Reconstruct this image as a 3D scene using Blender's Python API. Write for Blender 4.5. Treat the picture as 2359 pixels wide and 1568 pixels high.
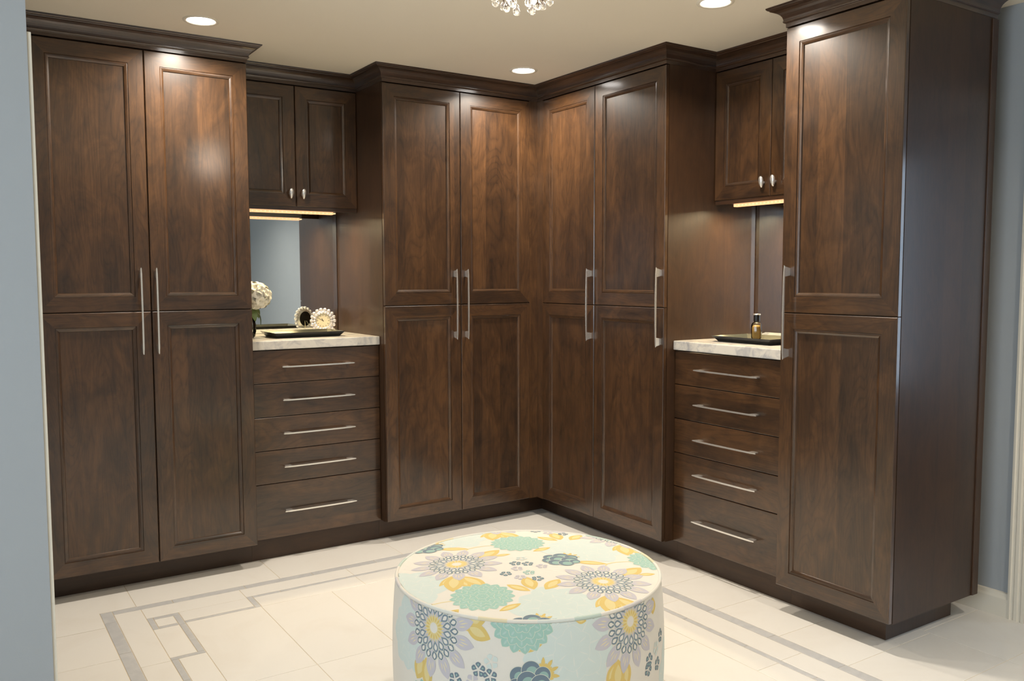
import bpy, bmesh, math, random
from mathutils import Vector, Matrix

random.seed(7)
scene = bpy.context.scene
for o in list(bpy.data.objects):
    bpy.data.objects.remove(o, do_unlink=True)
COL = scene.collection
PI = math.pi

# ------------------------------------------------------------------ camera
CAM = (-2.8294, -4.0268, 1.3796)
YAW, PITCH, ROLL = 0.98792, -0.07305, -0.00241
FPX = 1983.23
cd = bpy.data.cameras.new('camera')
cam = bpy.data.objects.new('camera', cd)
COL.objects.link(cam)
cd.sensor_fit = 'HORIZONTAL'
cd.sensor_width = 36.0
cd.lens = FPX * 36.0 / 2359.0
cd.clip_start = 0.05
cd.clip_end = 60
_f = Vector((math.cos(YAW) * math.cos(PITCH), math.sin(YAW) * math.cos(PITCH), math.sin(PITCH)))
_r = Vector((math.sin(YAW), -math.cos(YAW), 0))
_u = _r.cross(_f)
_r2 = _r * math.cos(ROLL) + _u * math.sin(ROLL)
_u2 = _u * math.cos(ROLL) - _r * math.sin(ROLL)
cam.matrix_world = Matrix(((_r2.x, _u2.x, -_f.x, CAM[0]), (_r2.y, _u2.y, -_f.y, CAM[1]),
                           (_r2.z, _u2.z, -_f.z, CAM[2]), (0, 0, 0, 1)))
scene.camera = cam

# ------------------------------------------------------------------ view, world, daylight
vs = scene.view_settings
vs.view_transform = 'Standard'
vs.look = 'None'
vs.gamma = 1.0
vs.exposure = 0.0
vs.use_curve_mapping = False
cy = scene.cycles
cy.max_bounces = 6
cy.diffuse_bounces = 3
cy.glossy_bounces = 3
cy.transmission_bounces = 6
cy.transparent_max_bounces = 8
cy.volume_bounces = 0
cy.caustics_refractive = False
cy.sample_clamp_indirect = 6.0
cy.use_adaptive_sampling = True
cy.adaptive_threshold = 0.05
cy.adaptive_min_samples = 16
w = bpy.data.worlds.new('world')
scene.world = w
w.use_nodes = True
w.node_tree.nodes['Background'].inputs[0].default_value = (0.55, 0.70, 1.0, 1)
w.node_tree.nodes['Background'].inputs[1].default_value = 0.6


def area_light(name, loc, rot, sx, sy, energy, color, shape='RECTANGLE', spread=PI, parent=None):
    ld = bpy.data.lights.new(name, 'AREA')
    ld.shape = shape
    ld.size = sx
    if shape in ('RECTANGLE', 'ELLIPSE'):
        ld.size_y = sy
    ld.energy = energy
    ld.color = color
    ld.spread = spread
    o = bpy.data.objects.new(name, ld)
    COL.objects.link(o)
    o.location = loc
    o.rotation_euler = rot
    if parent:
        o.parent = parent
    return o


DAY = (0.62, 0.80, 1.0)
WARM = (1.0, 0.90, 0.775)
# daylight entering by two unseen windows (next room on the right; passage one added to light the left wall)
area_light('window_daylight', (2.53, -4.06, 1.40), (0, PI / 2, 0), 1.5, 0.6, 10, DAY)
area_light('window_daylight', (-4.33, -3.55, 1.5), (0, -PI / 2, 0), 1.3, 1.9, 48, (0.80, 0.90, 1.0))  # added daylight, aimed at the near left wall and away from the cabinets
CAN_W = 16.5       # each ceiling can
LED_W = 7.0        # each under-cabinet bar
CHAND_W = 3.4

# ------------------------------------------------------------------ dimensions
ZC = 2.44
ZB, ZM, ZT = 0.111, 1.2356, 2.358
TOE = 0.105
A0, AS, A1 = -2.512, -2.0695, -1.6273
C0, CS, C1 = -0.9517, -0.5019, -0.0527
D0, DS, D1 = -0.0505, -0.512, -1.0353
F0, F1 = -1.714, -2.229
UP = 0.325          # upper cabinet door plane, behind the tall doors
DRW = 0.075         # drawer front plane
BACK = 0.63
G = 0.0016          # half gap between doors


# ------------------------------------------------------------------ material helpers
def new_mat(name):
    m = bpy.data.materials.new(name)
    m.use_nodes = True
    nt = m.node_tree
    b = nt.nodes['Principled BSDF']
    return m, nt, b


def N(nt, t, **kw):
    n = nt.nodes.new(t)
    for k, v in kw.items():
        setattr(n, k, v)
    return n


def sset(node, **kw):
    for k, v in kw.items():
        node.inputs[k.replace('_', ' ')].default_value = v


def mathn(nt, op, a=None, b=None):
    n = N(nt, 'ShaderNodeMath', operation=op)
    for i, v in enumerate((a, b)):
        if v is None:
            continue
        if isinstance(v, (int, float)):
            n.inputs[i].default_value = v
        else:
            nt.links.new(v, n.inputs[i])
    return n.outputs[0]


def mixc(nt, fac, a, b, blend='MIX'):
    n = N(nt, 'ShaderNodeMix', data_type='RGBA', blend_type=blend)
    for i, v in ((0, fac), (6, a), (7, b)):
        if isinstance(v, (int, float)):
            n.inputs[i].default_value = v
        elif isinstance(v, tuple):
            n.inputs[i].default_value = (*v, 1)
        else:
            nt.links.new(v, n.inputs[i])
    return n.outputs[2]


def ramp(nt, fac, stops):
    n = N(nt, 'ShaderNodeValToRGB')
    e = n.color_ramp.elements
    while len(e) < len(stops):
        e.new(0.5)
    for x, (p, c) in zip(e, stops):
        x.position = p
        x.color = (*c, 1) if len(c) == 3 else c
    nt.links.new(fac, n.inputs[0])
    return n.outputs[0]


def plain(name, col, rough=0.5, metal=0.0, spec=0.5, bump=0.0, bscale=200):
    m, nt, b = new_mat(name)
    sset(b, Base_Color=(*col, 1), Roughness=rough, Metallic=metal)
    b.inputs['Specular IOR Level'].default_value = spec
    # a faint procedural mottling so nothing is a perfectly flat colour
    tc = N(nt, 'ShaderNodeTexCoord')
    nz = N(nt, 'ShaderNodeTexNoise')
    sset(nz, Scale=6.0, Detail=3.0)
    nt.links.new(tc.outputs['Object'], nz.inputs['Vector'])
    c = mixc(nt, mathn(nt, 'MULTIPLY', nz.outputs[0], 0.10), col, tuple(x * 0.8 for x in col))
    nt.links.new(c, b.inputs['Base Color'])
    if bump:
        n2 = N(nt, 'ShaderNodeTexNoise')
        sset(n2, Scale=bscale, Detail=2.0)
        nt.links.new(tc.outputs['Object'], n2.inputs['Vector'])
        bp = N(nt, 'ShaderNodeBump')
        sset(bp, Strength=bump, Distance=0.002)
        nt.links.new(n2.outputs[0], bp.inputs['Height'])
        nt.links.new(bp.outputs[0], b.inputs['Normal'])
    return m


def wood_mat(name, dark, mid, light, rough=0.36, coat=1.0):
    """stained cherry: UV u runs across the grain and v along it, both in metres"""
    m, nt, b = new_mat(name)
    uv = N(nt, 'ShaderNodeUVMap', uv_map='grain')
    oi = N(nt, 'ShaderNodeObjectInfo')
    sep = N(nt, 'ShaderNodeSeparateXYZ')
    nt.links.new(uv.outputs[0], sep.inputs[0])
    rnd = oi.outputs['Random']
    u = mathn(nt, 'ADD', sep.outputs[0], mathn(nt, 'MULTIPLY', rnd, 37.0))
    v = mathn(nt, 'ADD', sep.outputs[1], mathn(nt, 'MULTIPLY', rnd, 91.0))

    def vec(su, sv, zz=0.0):
        c = N(nt, 'ShaderNodeCombineXYZ')
        nt.links.new(mathn(nt, 'MULTIPLY', u, su), c.inputs[0])
        nt.links.new(mathn(nt, 'MULTIPLY', v, sv), c.inputs[1])
        c.inputs[2].default_value = zz
        return c.outputs[0]

    def noise(vc, detail=3.0, dist=0.0, rg=0.55):
        n = N(nt, 'ShaderNodeTexNoise')
        sset(n, Scale=1.0, Detail=detail, Roughness=rg, Distortion=dist)
        nt.links.new(vc, n.inputs['Vector'])
        return n.outputs[0]
    blotch = noise(vec(11, 5.0), 5.0, 0.8, 0.65)
    streak = noise(vec(46, 2.4, 3.0), 5.0, 0.25, 0.65)
    fine = noise(vec(420, 14, 5.0), 2.0)
    field = noise(vec(7.5, 1.0, 9.0), 1.5, 0.5, 0.45)
    rings = mathn(nt, 'PINGPONG', mathn(nt, 'MULTIPLY', field, 46.0), 1.0)
    rings = mathn(nt, 'POWER', rings, 4.0)
    # boards glued up side by side, each a little different in tone
    pid = N(nt, 'ShaderNodeTexWhiteNoise', noise_dimensions='1D')
    nt.links.new(mathn(nt, 'FLOOR', mathn(nt, 'MULTIPLY', u, 8.3)), pid.inputs['W'])
    t = mathn(nt, 'ADD', mathn(nt, 'MULTIPLY', blotch, 0.76), mathn(nt, 'MULTIPLY', streak, 0.36))
    t = mathn(nt, 'ADD', t, mathn(nt, 'MULTIPLY', mathn(nt, 'SUBTRACT', pid.outputs[0], 0.5), 0.20))
    t = mathn(nt, 'SUBTRACT', t, mathn(nt, 'MULTIPLY', rings, 0.11))
    t = mathn(nt, 'ADD', t, mathn(nt, 'MULTIPLY', mathn(nt, 'SUBTRACT', fine, 0.5), 0.30))
    col = ramp(nt, t, [(0.30, dark), (0.54, mid), (0.80, light)])
    nt.links.new(col, b.inputs['Base Color'])
    sset(b, Roughness=rough)
    b.inputs['Specular IOR Level'].default_value = 0.45
    b.inputs['Coat Weight'].default_value = coat
    b.inputs['Coat Roughness'].default_value = 0.15
    bp = N(nt, 'ShaderNodeBump')
    sset(bp, Strength=0.06, Distance=0.001)
    nt.links.new(fine, bp.inputs['Height'])
    nt.links.new(bp.outputs[0], b.inputs['Normal'])
    return m


def stone_mat(name, base, vein, rough, vscale, amount, sharp=(0.45, 0.62), rnd_tint=0.05):
    m, nt, b = new_mat(name)
    tc = N(nt, 'ShaderNodeTexCoord')
    oi = N(nt, 'ShaderNodeObjectInfo')
    add = N(nt, 'ShaderNodeVectorMath', operation='ADD')
    mul = N(nt, 'ShaderNodeVectorMath', operation='SCALE')
    mul.inputs['Scale'].default_value = 23.0
    cmb = N(nt, 'ShaderNodeCombineXYZ')
    for i in range(3):
        nt.links.new(oi.outputs['Random'], cmb.inputs[i])
    nt.links.new(cmb.outputs[0], mul.inputs[0])
    nt.links.new(tc.outputs['Object'], add.inputs[0])
    nt.links.new(mul.outputs[0], add.inputs[1])
    nz = N(nt, 'ShaderNodeTexNoise')
    sset(nz, Scale=vscale, Detail=6.0, Roughness=0.62, Distortion=1.2)
    nt.links.new(add.outputs[0], nz.inputs['Vector'])
    f = ramp(nt, nz.outputs[0], [(sharp[0], (0, 0, 0)), (sharp[1], (1, 1, 1))])
    c = mixc(nt, mathn(nt, 'MULTIPLY', f, amount), base, vein)
    tint = mathn(nt, 'MULTIPLY', oi.outputs['Random'], rnd_tint)
    c = mixc(nt, tint, c, tuple(x * 0.6 for x in vein))
    nt.links.new(c, b.inputs['Base Color'])
    sset(b, Roughness=rough)
    b.inputs['Specular IOR Level'].default_value = 0.4
    return m


def emit_mat(name, col, strength):
    m, nt, b = new_mat(name)
    sset(b, Base_Color=(*col, 1))
    b.inputs['Emission Color'].default_value = (*col, 1)
    b.inputs['Emission Strength'].default_value = strength
    return m


def glass_mat(name, col, rough=0.0, ior=1.45):
    m, nt, b = new_mat(name)
    sset(b, Base_Color=(*col, 1), Roughness=rough, IOR=ior)
    b.inputs['Transmission Weight'].default_value = 1.0
    return m


def thin_glass(name, col):
    """clear glass wall: see-through with a fresnel sheen"""
    m = bpy.data.materials.new(name)
    m.use_nodes = True
    nt = m.node_tree
    for n in list(nt.nodes):
        nt.nodes.remove(n)
    out = N(nt, 'ShaderNodeOutputMaterial')
    mx = N(nt, 'ShaderNodeMixShader')
    fr = N(nt, 'ShaderNodeFresnel')
    fr.inputs['IOR'].default_value = 1.5
    tr = N(nt, 'ShaderNodeBsdfTransparent')
    tr.inputs[0].default_value = (*col, 1)
    gl = N(nt, 'ShaderNodeBsdfGlossy')
    gl.inputs['Roughness'].default_value = 0.03
    nt.links.new(fr.outputs[0], mx.inputs[0])
    nt.links.new(tr.outputs[0], mx.inputs[1])
    nt.links.new(gl.outputs[0], mx.inputs[2])
    nt.links.new(mx.outputs[0], out.inputs[0])
    return m


M = {}
M['wood'] = wood_mat('stained_cherry', (0.020, 0.0092, 0.0037), (0.0545, 0.0244, 0.0087), (0.106, 0.0480, 0.0168))
M['wood_side'] = wood_mat('stained_cherry_veneer', (0.032, 0.0148, 0.0064), (0.046, 0.0210, 0.0088), (0.062, 0.0285, 0.0115), 0.42, 0.15)
M['wood_crown'] = wood_mat('stained_cherry_moulding', (0.022, 0.0102, 0.0050), (0.042, 0.0190, 0.0086), (0.070, 0.0315, 0.0140), 0.34)
M['carcass'] = wood_mat('dark_cabinet_case', (0.016, 0.007, 0.003), (0.03, 0.013, 0.006), (0.045, 0.02, 0.009), 0.5, 0.0)
M['chrome'] = plain('polished_chrome', (0.90, 0.88, 0.84), 0.26, 0.82)
M['tile'] = stone_mat('white_marble_tile', (0.83, 0.80, 0.74), (0.745, 0.69, 0.61), 0.20, 3.0, 0.35, (0.5, 0.75))
M['strip'] = stone_mat('grey_marble_strip', (0.53, 0.53, 0.53), (0.64, 0.63, 0.61), 0.28, 16.0, 0.7, (0.4, 0.7), 0.18)
M['grout'] = plain('beige_grout', (0.66, 0.55, 0.38), 0.9)
M['counter'] = stone_mat('white_quartzite', (0.70, 0.66, 0.585), (0.27, 0.28, 0.33), 0.22, 13.0, 0.85, (0.46, 0.72))
M['wall'] = plain('blue_grey_paint', (0.378, 0.402, 0.418), 0.7, 0, 0.3, 0.05, 300)
M['ceiling'] = plain('cream_ceiling_paint', (0.86, 0.785, 0.65), 0.85, 0, 0.2)
M['white_trim'] = plain('off_white_trim_paint', (0.76, 0.71, 0.60), 0.45, 0, 0.4)
M['can_trim'] = plain('white_can_trim', (0.80, 0.74, 0.62), 0.5)
M['can_glow'] = emit_mat('can_lens', (1.0, 0.95, 0.90), 14.0)
M['led'] = emit_mat('led_lens', (1.0, 0.57, 0.28), 1.0)
M['led_dot'] = emit_mat('led_dot', (1.0, 0.66, 0.36), 1.25)
M['housing'] = plain('grey_aluminium', (0.30, 0.30, 0.30), 0.4, 0.6)
M['black'] = plain('black_lacquer', (0.012, 0.012, 0.012), 0.22)
M['tray_in'] = plain('tray_mirror_inside', (0.20, 0.20, 0.155), 0.12, 0.7)
M['mirror'] = plain('silvered_mirror', (0.90, 0.95, 0.96), 0.0, 1.0)
M['glass'] = thin_glass('clear_glass', (0.93, 0.95, 0.93))
M['crystal'] = glass_mat('crystal_glass', (1.0, 0.99, 0.96), 0.0, 1.55)
M['amber'] = glass_mat('amber_liquid', (0.92, 0.56, 0.17), 0.05, 1.36)
M['amber'].node_tree.nodes['Principled BSDF'].inputs['Transmission Weight'].default_value = 0.5
M['petal'] = plain('white_petal', (0.90, 0.88, 0.77), 0.7)
M['leaf'] = plain('green_leaf', (0.13, 0.20, 0.06), 0.45)
M['clock_face'] = plain('ivory_clock_face', (0.86, 0.76, 0.52), 0.5)
M['clock_tick'] = plain('clock_print', (0.05, 0.04, 0.03), 0.5)
M['gem'] = plain('faceted_gem', (0.97, 0.96, 1.0), 0.10, 0.55, 1.0)
M['gold'] = plain('champagne_metal', (0.62, 0.54, 0.36), 0.22, 1.0)
M['pane'] = emit_mat('sky_seen_through_glass', (0.60, 0.78, 1.0), 1.6)


# ------------------------------------------------------------------ mesh helpers
class MB:
    def __init__(self):
        self.v = []
        self.f = []
        self.mi = []

    def quad(self, *pts, mi=0):
        i = len(self.v)
        self.v += [tuple(p) for p in pts]
        self.f.append(tuple(range(i, i + len(pts))))
        self.mi.append(mi)

    def box(self, x0, x1, y0, y1, z0, z1, mi=0):
        i = len(self.v)
        self.v += [(x0, y0, z0), (x1, y0, z0), (x1, y1, z0), (x0, y1, z0),
                   (x0, y0, z1), (x1, y0, z1), (x1, y1, z1), (x0, y1, z1)]
        for q in ((0, 3, 2, 1), (4, 5, 6, 7), (0, 1, 5, 4), (1, 2, 6, 5), (2, 3, 7, 6), (3, 0, 4, 7)):
            self.f.append(tuple(i + k for k in q))
            self.mi.append(mi)
        return self

    def ebox(self, x0, x1, y0, y1, z0, z1, e=0.002, mi=0):
        """box with eased edges"""
        bm = bmesh.new()
        bmesh.ops.create_cube(bm, size=1)
        for v in bm.verts:
            v.co = Vector(((x0 + x1) / 2 + v.co.x * (x1 - x0), (y0 + y1) / 2 + v.co.y * (y1 - y0),
                           (z0 + z1) / 2 + v.co.z * (z1 - z0)))
        bmesh.ops.bevel(bm, geom=list(bm.edges), offset=e, segments=2, affect='EDGES', profile=0.6)
        self.add_bm(bm, mi)
        return self

    def add_bm(self, bm, mi=0):
        i = len(self.v)
        bm.verts.index_update()
        self.v += [tuple(v.co) for v in bm.verts]
        for f in bm.faces:
            self.f.append(tuple(i + v.index for v in f.verts))
            self.mi.append(mi)
        bm.free()

    def lathe(self, prof, cx=0, cy=0, cz=0, n=24, mi=0, cap0=True, cap1=True):
        """prof: list of (r, z)"""
        i = len(self.v)
        for r, z in prof:
            for k in range(n):
                a = 2 * PI * k / n
                self.v.append((cx + r * math.cos(a), cy + r * math.sin(a), cz + z))
        for j in range(len(prof) - 1):
            for k in range(n):
                k2 = (k + 1) % n
                self.f.append((i + j * n + k, i + j * n + k2, i + (j + 1) * n + k2, i + (j + 1) * n + k))
                self.mi.append(mi)
        if cap0:
            self.f.append(tuple(i + k for k in range(n - 1, -1, -1)))
            self.mi.append(mi)
        if cap1:
            self.f.append(tuple(i + (len(prof) - 1) * n + k for k in range(n)))
            self.mi.append(mi)
        return self

    def tube(self, pts, r, n=8, mi=0, closed=False):
        pts = [Vector(p) for p in pts]
        i = len(self.v)
        L = len(pts)
        for j, p in enumerate(pts):
            if closed:
                d = pts[(j + 1) % L] - pts[j - 1]
            else:
                d = pts[min(j + 1, L - 1)] - pts[max(j - 1, 0)]
            d.normalize()
            a = d.cross(Vector((0, 0, 1)))
            if a.length < 1e-4:
                a = d.cross(Vector((0, 1, 0)))
            a.normalize()
            b = a.cross(d)
            rr = r[j] if isinstance(r, (list, tuple)) else r
            for k in range(n):
                t = 2 * PI * k / n
                self.v.append(tuple(p + a * (rr * math.cos(t)) + b * (rr * math.sin(t))))
        for j in range(L if closed else L - 1):
            j2 = (j + 1) % L
            for k in range(n):
                k2 = (k + 1) % n
                self.f.append((i + j * n + k, i + j * n + k2, i + j2 * n + k2, i + j2 * n + k))
                self.mi.append(mi)
        if not closed:
            self.f.append(tuple(i + k for k in range(n - 1, -1, -1)))
            self.f.append(tuple(i + (L - 1) * n + k for k in range(n)))
            self.mi += [mi, mi]
        return self

    def sphere(self, c, r, seg=10, ring=6, mi=0, sz=1.0):
        prof = []
        for j in range(ring + 1):
            a = -PI / 2 + PI * j / ring
            prof.append((max(r * math.cos(a), 1e-5), r * sz * math.sin(a)))
        return self.lathe(prof, c[0], c[1], c[2], seg, mi, False, False)

    def mesh(self, name, mats, grain=None, smooth=False, uvoff=(0, 0)):
        me = bpy.data.meshes.new(name)
        me.from_pydata(self.v, [], self.f)
        for m in (mats if isinstance(mats, (list, tuple)) else [mats]):
            me.materials.append(m)
        for p, mi in zip(me.polygons, self.mi):
            p.material_index = mi
            p.use_smooth = smooth
        me.update()
        bm = bmesh.new()
        bm.from_mesh(me)
        bmesh.ops.recalc_face_normals(bm, faces=bm.faces)
        bm.to_mesh(me)
        bm.free()
        if grain is not None:
            grain_uv(me, grain, uvoff)
        return me


def grain_uv(me, g, off=(0, 0)):
    uvl = me.uv_layers.new(name='grain')
    oth = [a for a in range(3) if a != g]
    for p in me.polygons:
        n = p.normal
        a, b = oth
        o = a if abs(n[a]) <= abs(n[b]) else b
        for li in p.loop_indices:
            co = me.vertices[me.loops[li].vertex_index].co
            uvl.data[li].uv = (co[o] + off[0], co[g] + off[1])


def obj(name, me, parent=None, loc=(0, 0, 0), rot=(0, 0, 0)):
    o = bpy.data.objects.new(name, me)
    COL.objects.link(o)
    o.location = loc
    o.rotation_euler = rot
    if parent is not None:
        o.parent = parent
    return o


def tag(o, label=None, cat=None, group=None, kind=None):
    if label:
        o['label'] = label
    if cat:
        o['category'] = cat
    if group:
        o['group'] = group
    if kind:
        o['kind'] = kind
    return o


def thing(name, label, cat, loc=(0, 0, 0), rotz=0.0, group=None):
    o = bpy.data.objects.new(name, None)
    COL.objects.link(o)
    o.empty_display_size = 0.1
    o.location = loc
    o.rotation_euler = (0, 0, rotz)
    return tag(o, label, cat, group)


def struct(name, mb, mat, label=None, **kw):
    o = obj(name, mb.mesh(name, mat, **kw))
    o['kind'] = 'structure'
    if label:
        o['label'] = label
    return o


# ------------------------------------------------------------------ the room shell
XW = 0.72      # right wall face
YB = 0.64      # back wall face
XE, YE = -2.631, -1.55   # end of the near left wall
mb = MB().box(-4.5, 2.7, -6.7, 0.76, -0.12, -0.0014)
floor = struct('floor', mb, M['grout'], 'polished white marble tile floor with grey inlaid border')
struct('ceiling', MB().box(-4.5, 2.7, -6.7, 0.76, ZC, ZC + 0.08), M['ceiling'], 'plain cream painted ceiling')
struct('wall_back', MB().box(-2.75, XW + 0.12, YB, YB + 0.12, 0, ZC), M['wall'])
mb = MB()
mb.box(XW, XW + 0.12, -2.365, YB, 0, ZC)
mb.box(XW, XW + 0.12, -3.25, -2.365, 2.06, ZC)
mb.box(XW, XW + 0.12, -6.6, -3.25, 0, ZC)
struct('wall_right', mb, M['wall'], 'blue-grey wall behind the end of the cabinets')
mb = MB()
mb.box(-4.4, XE, YE, YE + 0.12, 0, ZC)
mb.box(XE - 0.12, XE, YE + 0.12, YB, 0, ZC)
struct('wall_left', mb, M['wall'], 'blue-grey wall end at the left edge of the view')
struct('wall_front', MB().box(-4.52, XW + 0.12, -6.72, -6.6, 0, ZC), M['wall'])
mb = MB()
mb.box(-4.52, -4.4, -6.6, -4.55, 0, ZC)
mb.box(-4.52, -4.4, -4.55, -2.55, 0, 0.85)
mb.box(-4.52, -4.4, -4.55, -2.55, 2.15, ZC)
mb.box(-4.52, -4.4, -2.55, YE + 0.12, 0, ZC)
struct('wall_passage', mb, M['wall'])
mb = MB()
mb.box(2.6, 2.72, -4.5, -4.4, 0, ZC)
mb.box(2.6, 2.72, -4.4, -3.72, 0, 0.6)
mb.box(2.6, 2.72, -4.4, -3.72, 2.2, ZC)
mb.box(2.6, 2.72, -3.72, -1.5, 0, ZC)
struct('wall_far_right', mb, M['wall'])
struct('wall_hall_back', MB().box(XW + 0.12, 2.6, -1.5, -1.38, 0, ZC), M['wall'])
struct('wall_hall_front', MB().box(XW + 0.12, 2.6, -4.62, -4.5, 0, ZC), M['wall'])


def window(n, x0, x1, y0, y1, z0, z1, axis):
    mb = MB()
    fw = 0.06
    if axis == 'x':
        for a, b, c, d in ((y0, y1, z0, z0 + fw), (y0, y1, z1 - fw, z1), (y0, y0 + fw, z0 + fw, z1 - fw),
                           (y1 - fw, y1, z0 + fw, z1 - fw), ((y0 + y1) / 2 - .02, (y0 + y1) / 2 + .02, z0 + fw, z1 - fw)):
            mb.box(x0 + 0.02, x1 - 0.02, a, b, c, d)
    else:
        for a, b, c, d in ((x0, x1, z0, z0 + fw), (x0, x1, z1 - fw, z1), (x0, x0 + fw, z0 + fw, z1 - fw),
                           (x1 - fw, x1, z0 + fw, z1 - fw), ((x0 + x1) / 2 - .02, (x0 + x1) / 2 + .02, z0 + fw, z1 - fw)):
            mb.box(a, b, y0 + 0.02, y1 - 0.02, c, d)
    o = struct('window_%d' % n, mb, M['white_trim'])
    mp = MB()
    if axis == 'x':
        xm = (x0 + x1) / 2
        sg = 1 if n == 1 else -1
        mp.box(xm + 0.03 * sg - 0.003, xm + 0.03 * sg + 0.003, y0 + fw, y1 - fw, z0 + fw, z1 - fw)
    else:
        ym = (y0 + y1) / 2
        mp.box(x0 + fw, x1 - fw, ym - 0.036, ym - 0.03, z0 + fw, z1 - fw)
    obj('pane', mp.mesh('pane', M['pane']), o)


window(1, 2.6, 2.72, -4.4, -3.72, 0.6, 2.2, 'x')
window(2, -4.52, -4.4, -4.55, -2.55, 0.85, 2.15, 'x')  # unseen window, added on the passage side to light the near left wall

# baseboard and fluted door casing on the right wall, jamb of the doorway
mb = MB()
prof = [(0.0, 0.0), (0.016, 0.0), (0.016, 0.075), (0.011, 0.084), (0.008, 0.097), (0.0, 0.100)]
for (o0, z0), (o1, z1) in zip(prof, prof[1:]):
    mb.quad((XW - o0, -2.297, z0), (XW - o1, -2.297, z1), (XW - o1, YB, z1), (XW - o0, YB, z0))
struct('baseboard_right', mb, M['white_trim'], 'off-white baseboard at the foot of the right wall')
mb = MB()
prof = [(-2.297, 0.0), (-2.297, 0.018), (-2.306, 0.020), (-2.310, 0.015), (-2.318, 0.015), (-2.322, 0.019), (-2.334, 0.019),
        (-2.338, 0.014), (-2.346, 0.014), (-2.350, 0.019), (-2.363, 0.019), (-2.363, 0.0)]
for (y0, o0), (y1, o1) in zip(prof, prof[1:]):
    mb.quad((XW - o0, y0, 0), (XW - o1, y1, 0), (XW - o1, y1, 2.13), (XW - o0, y0, 2.13))
mb.quad(*[(XW - o, y, 2.13) for y, o in prof])
struct('trim_1', mb, M['white_trim'], 'off-white fluted door casing on the right wall')
struct('trim_2', MB().box(XW - 0.002, XW + 0.122, -2.3651, -2.352, 0, 2.06), M['white_trim'])
# narrow casing on the end of the near left wall
struct('trim_3', MB().ebox(XE, XE + 0.010, YE + 0.005, YE + 0.11, 0, 1.99, 0.002), M['white_trim'],
       'thin cream trim strip on the left wall end')

# ------------------------------------------------------------------ floor tiles and inlaid border
tile_cache = {}


def tile(x0, x1, y0, y1, mat='tile', name='tile'):
    if x1 < x0:
        x0, x1 = x1, x0
    if y1 < y0:
        y0, y1 = y1, y0
    g = 0.0011
    sx, sy = round(x1 - x0 - 2 * g, 4), round(y1 - y0 - 2 * g, 4)
    key = (sx, sy, mat)
    if key not in tile_cache:
        m = MB()
        e = 0.0006
        a, b = sx / 2, sy / 2
        i = [(-a, -b, -0.006), (a, -b, -0.006), (a, b, -0.006), (-a, b, -0.006)]
        j = [(x, y, -e) for x, y, z in i]
        k = [(x - math.copysign(e, x), y - math.copysign(e, y), 0.0) for x, y, z in i]
        m.quad(*k)
        for q in range(4):
            r = (q + 1) % 4
            m.quad(j[q], j[r], k[r], k[q])
            m.quad(i[q], i[r], j[r], j[q])
        tile_cache[key] = m.mesh(name, M[mat])
    return obj(name, tile_cache[key], floor, ((x0 + x1) / 2, (y0 + y1) / 2, 0))


def strip(x0, x1, y0, y1):
    return tile(x0, x1, y0, y1, 'strip', 'inlay_strip')


def run(fn, fixed, pts, axis):
    """tiles between consecutive positions of pts along one axis"""
    for a, b in zip(pts, pts[1:]):
        if axis == 'x':
            fn(a, b, *fixed)
        else:
            fn(*fixed, a, b)


WO, WI = -0.20, -0.245          # wide border along the back
RO, RI = -0.20, -0.248          # wide border on the right
LO, LI = -2.348, -2.301         # wide border on the left
FO, FI = -3.46, -3.413          # wide border in front
T1a, T1b = -0.348, -0.371       # thin border along the back
TRa, TRb = -0.362, -0.387       # thin border on the right
TLa, TLb = -2.197, -2.172       # thin border on the left
# outer ring of tiles
run(tile, (WO, 0.12), [-2.207, -1.590, -0.963, -0.335, 0.12], 'x')
m = MB()                         # the corner tile is cut to an L around the border
g = 0.0011
pl = [(-2.62, 0.12), (-2.62, -0.370 + g), (LO - g, -0.370 + g), (LO - g, WO + g), (-2.207 - g, WO + g), (-2.207 - g, 0.12)]
m.quad(*[(x, y, 0) for x, y in pl])
for (xa, ya), (xb, yb) in zip(pl, pl[1:] + pl[:1]):
    m.quad((xa, ya, 0), (xb, yb, 0), (xb, yb, -0.006), (xa, ya, -0.006))
obj('tile', m.mesh('tile', M['tile']), floor)
run(tile, (-2.97, LO), [-0.370, -0.706, -1.04, -1.375, -1.71, -2.045, -2.38, -2.715, -3.05, -3.46], 'y')
run(tile, (RO, 0.12), [-0.20, -0.615, -0.94, -1.26, -1.579, -1.900, -2.205], 'y')
# wide grey border
run(strip, (WI, WO), [LI, -2.066, -1.758, -1.444, -1.126, -0.81, -0.50, RI], 'x')
strip(LO, LI, WI - 0.082, WO)
run(strip, (LO, LI), [WI - 0.082, -0.663, -0.98, -1.30, -1.62, -1.94, -2.26, -2.58, -2.90, -3.20, FI], 'y')
run(strip, (RI, RO), [WO, -0.62, -0.94, -1.255, -1.570, -1.884, -2.195, -2.51, -2.83, -3.15, FI], 'y')
run(strip, (FO, FI), [LO, -1.92, -1.50, -1.08, -0.66, RO], 'x')
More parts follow.
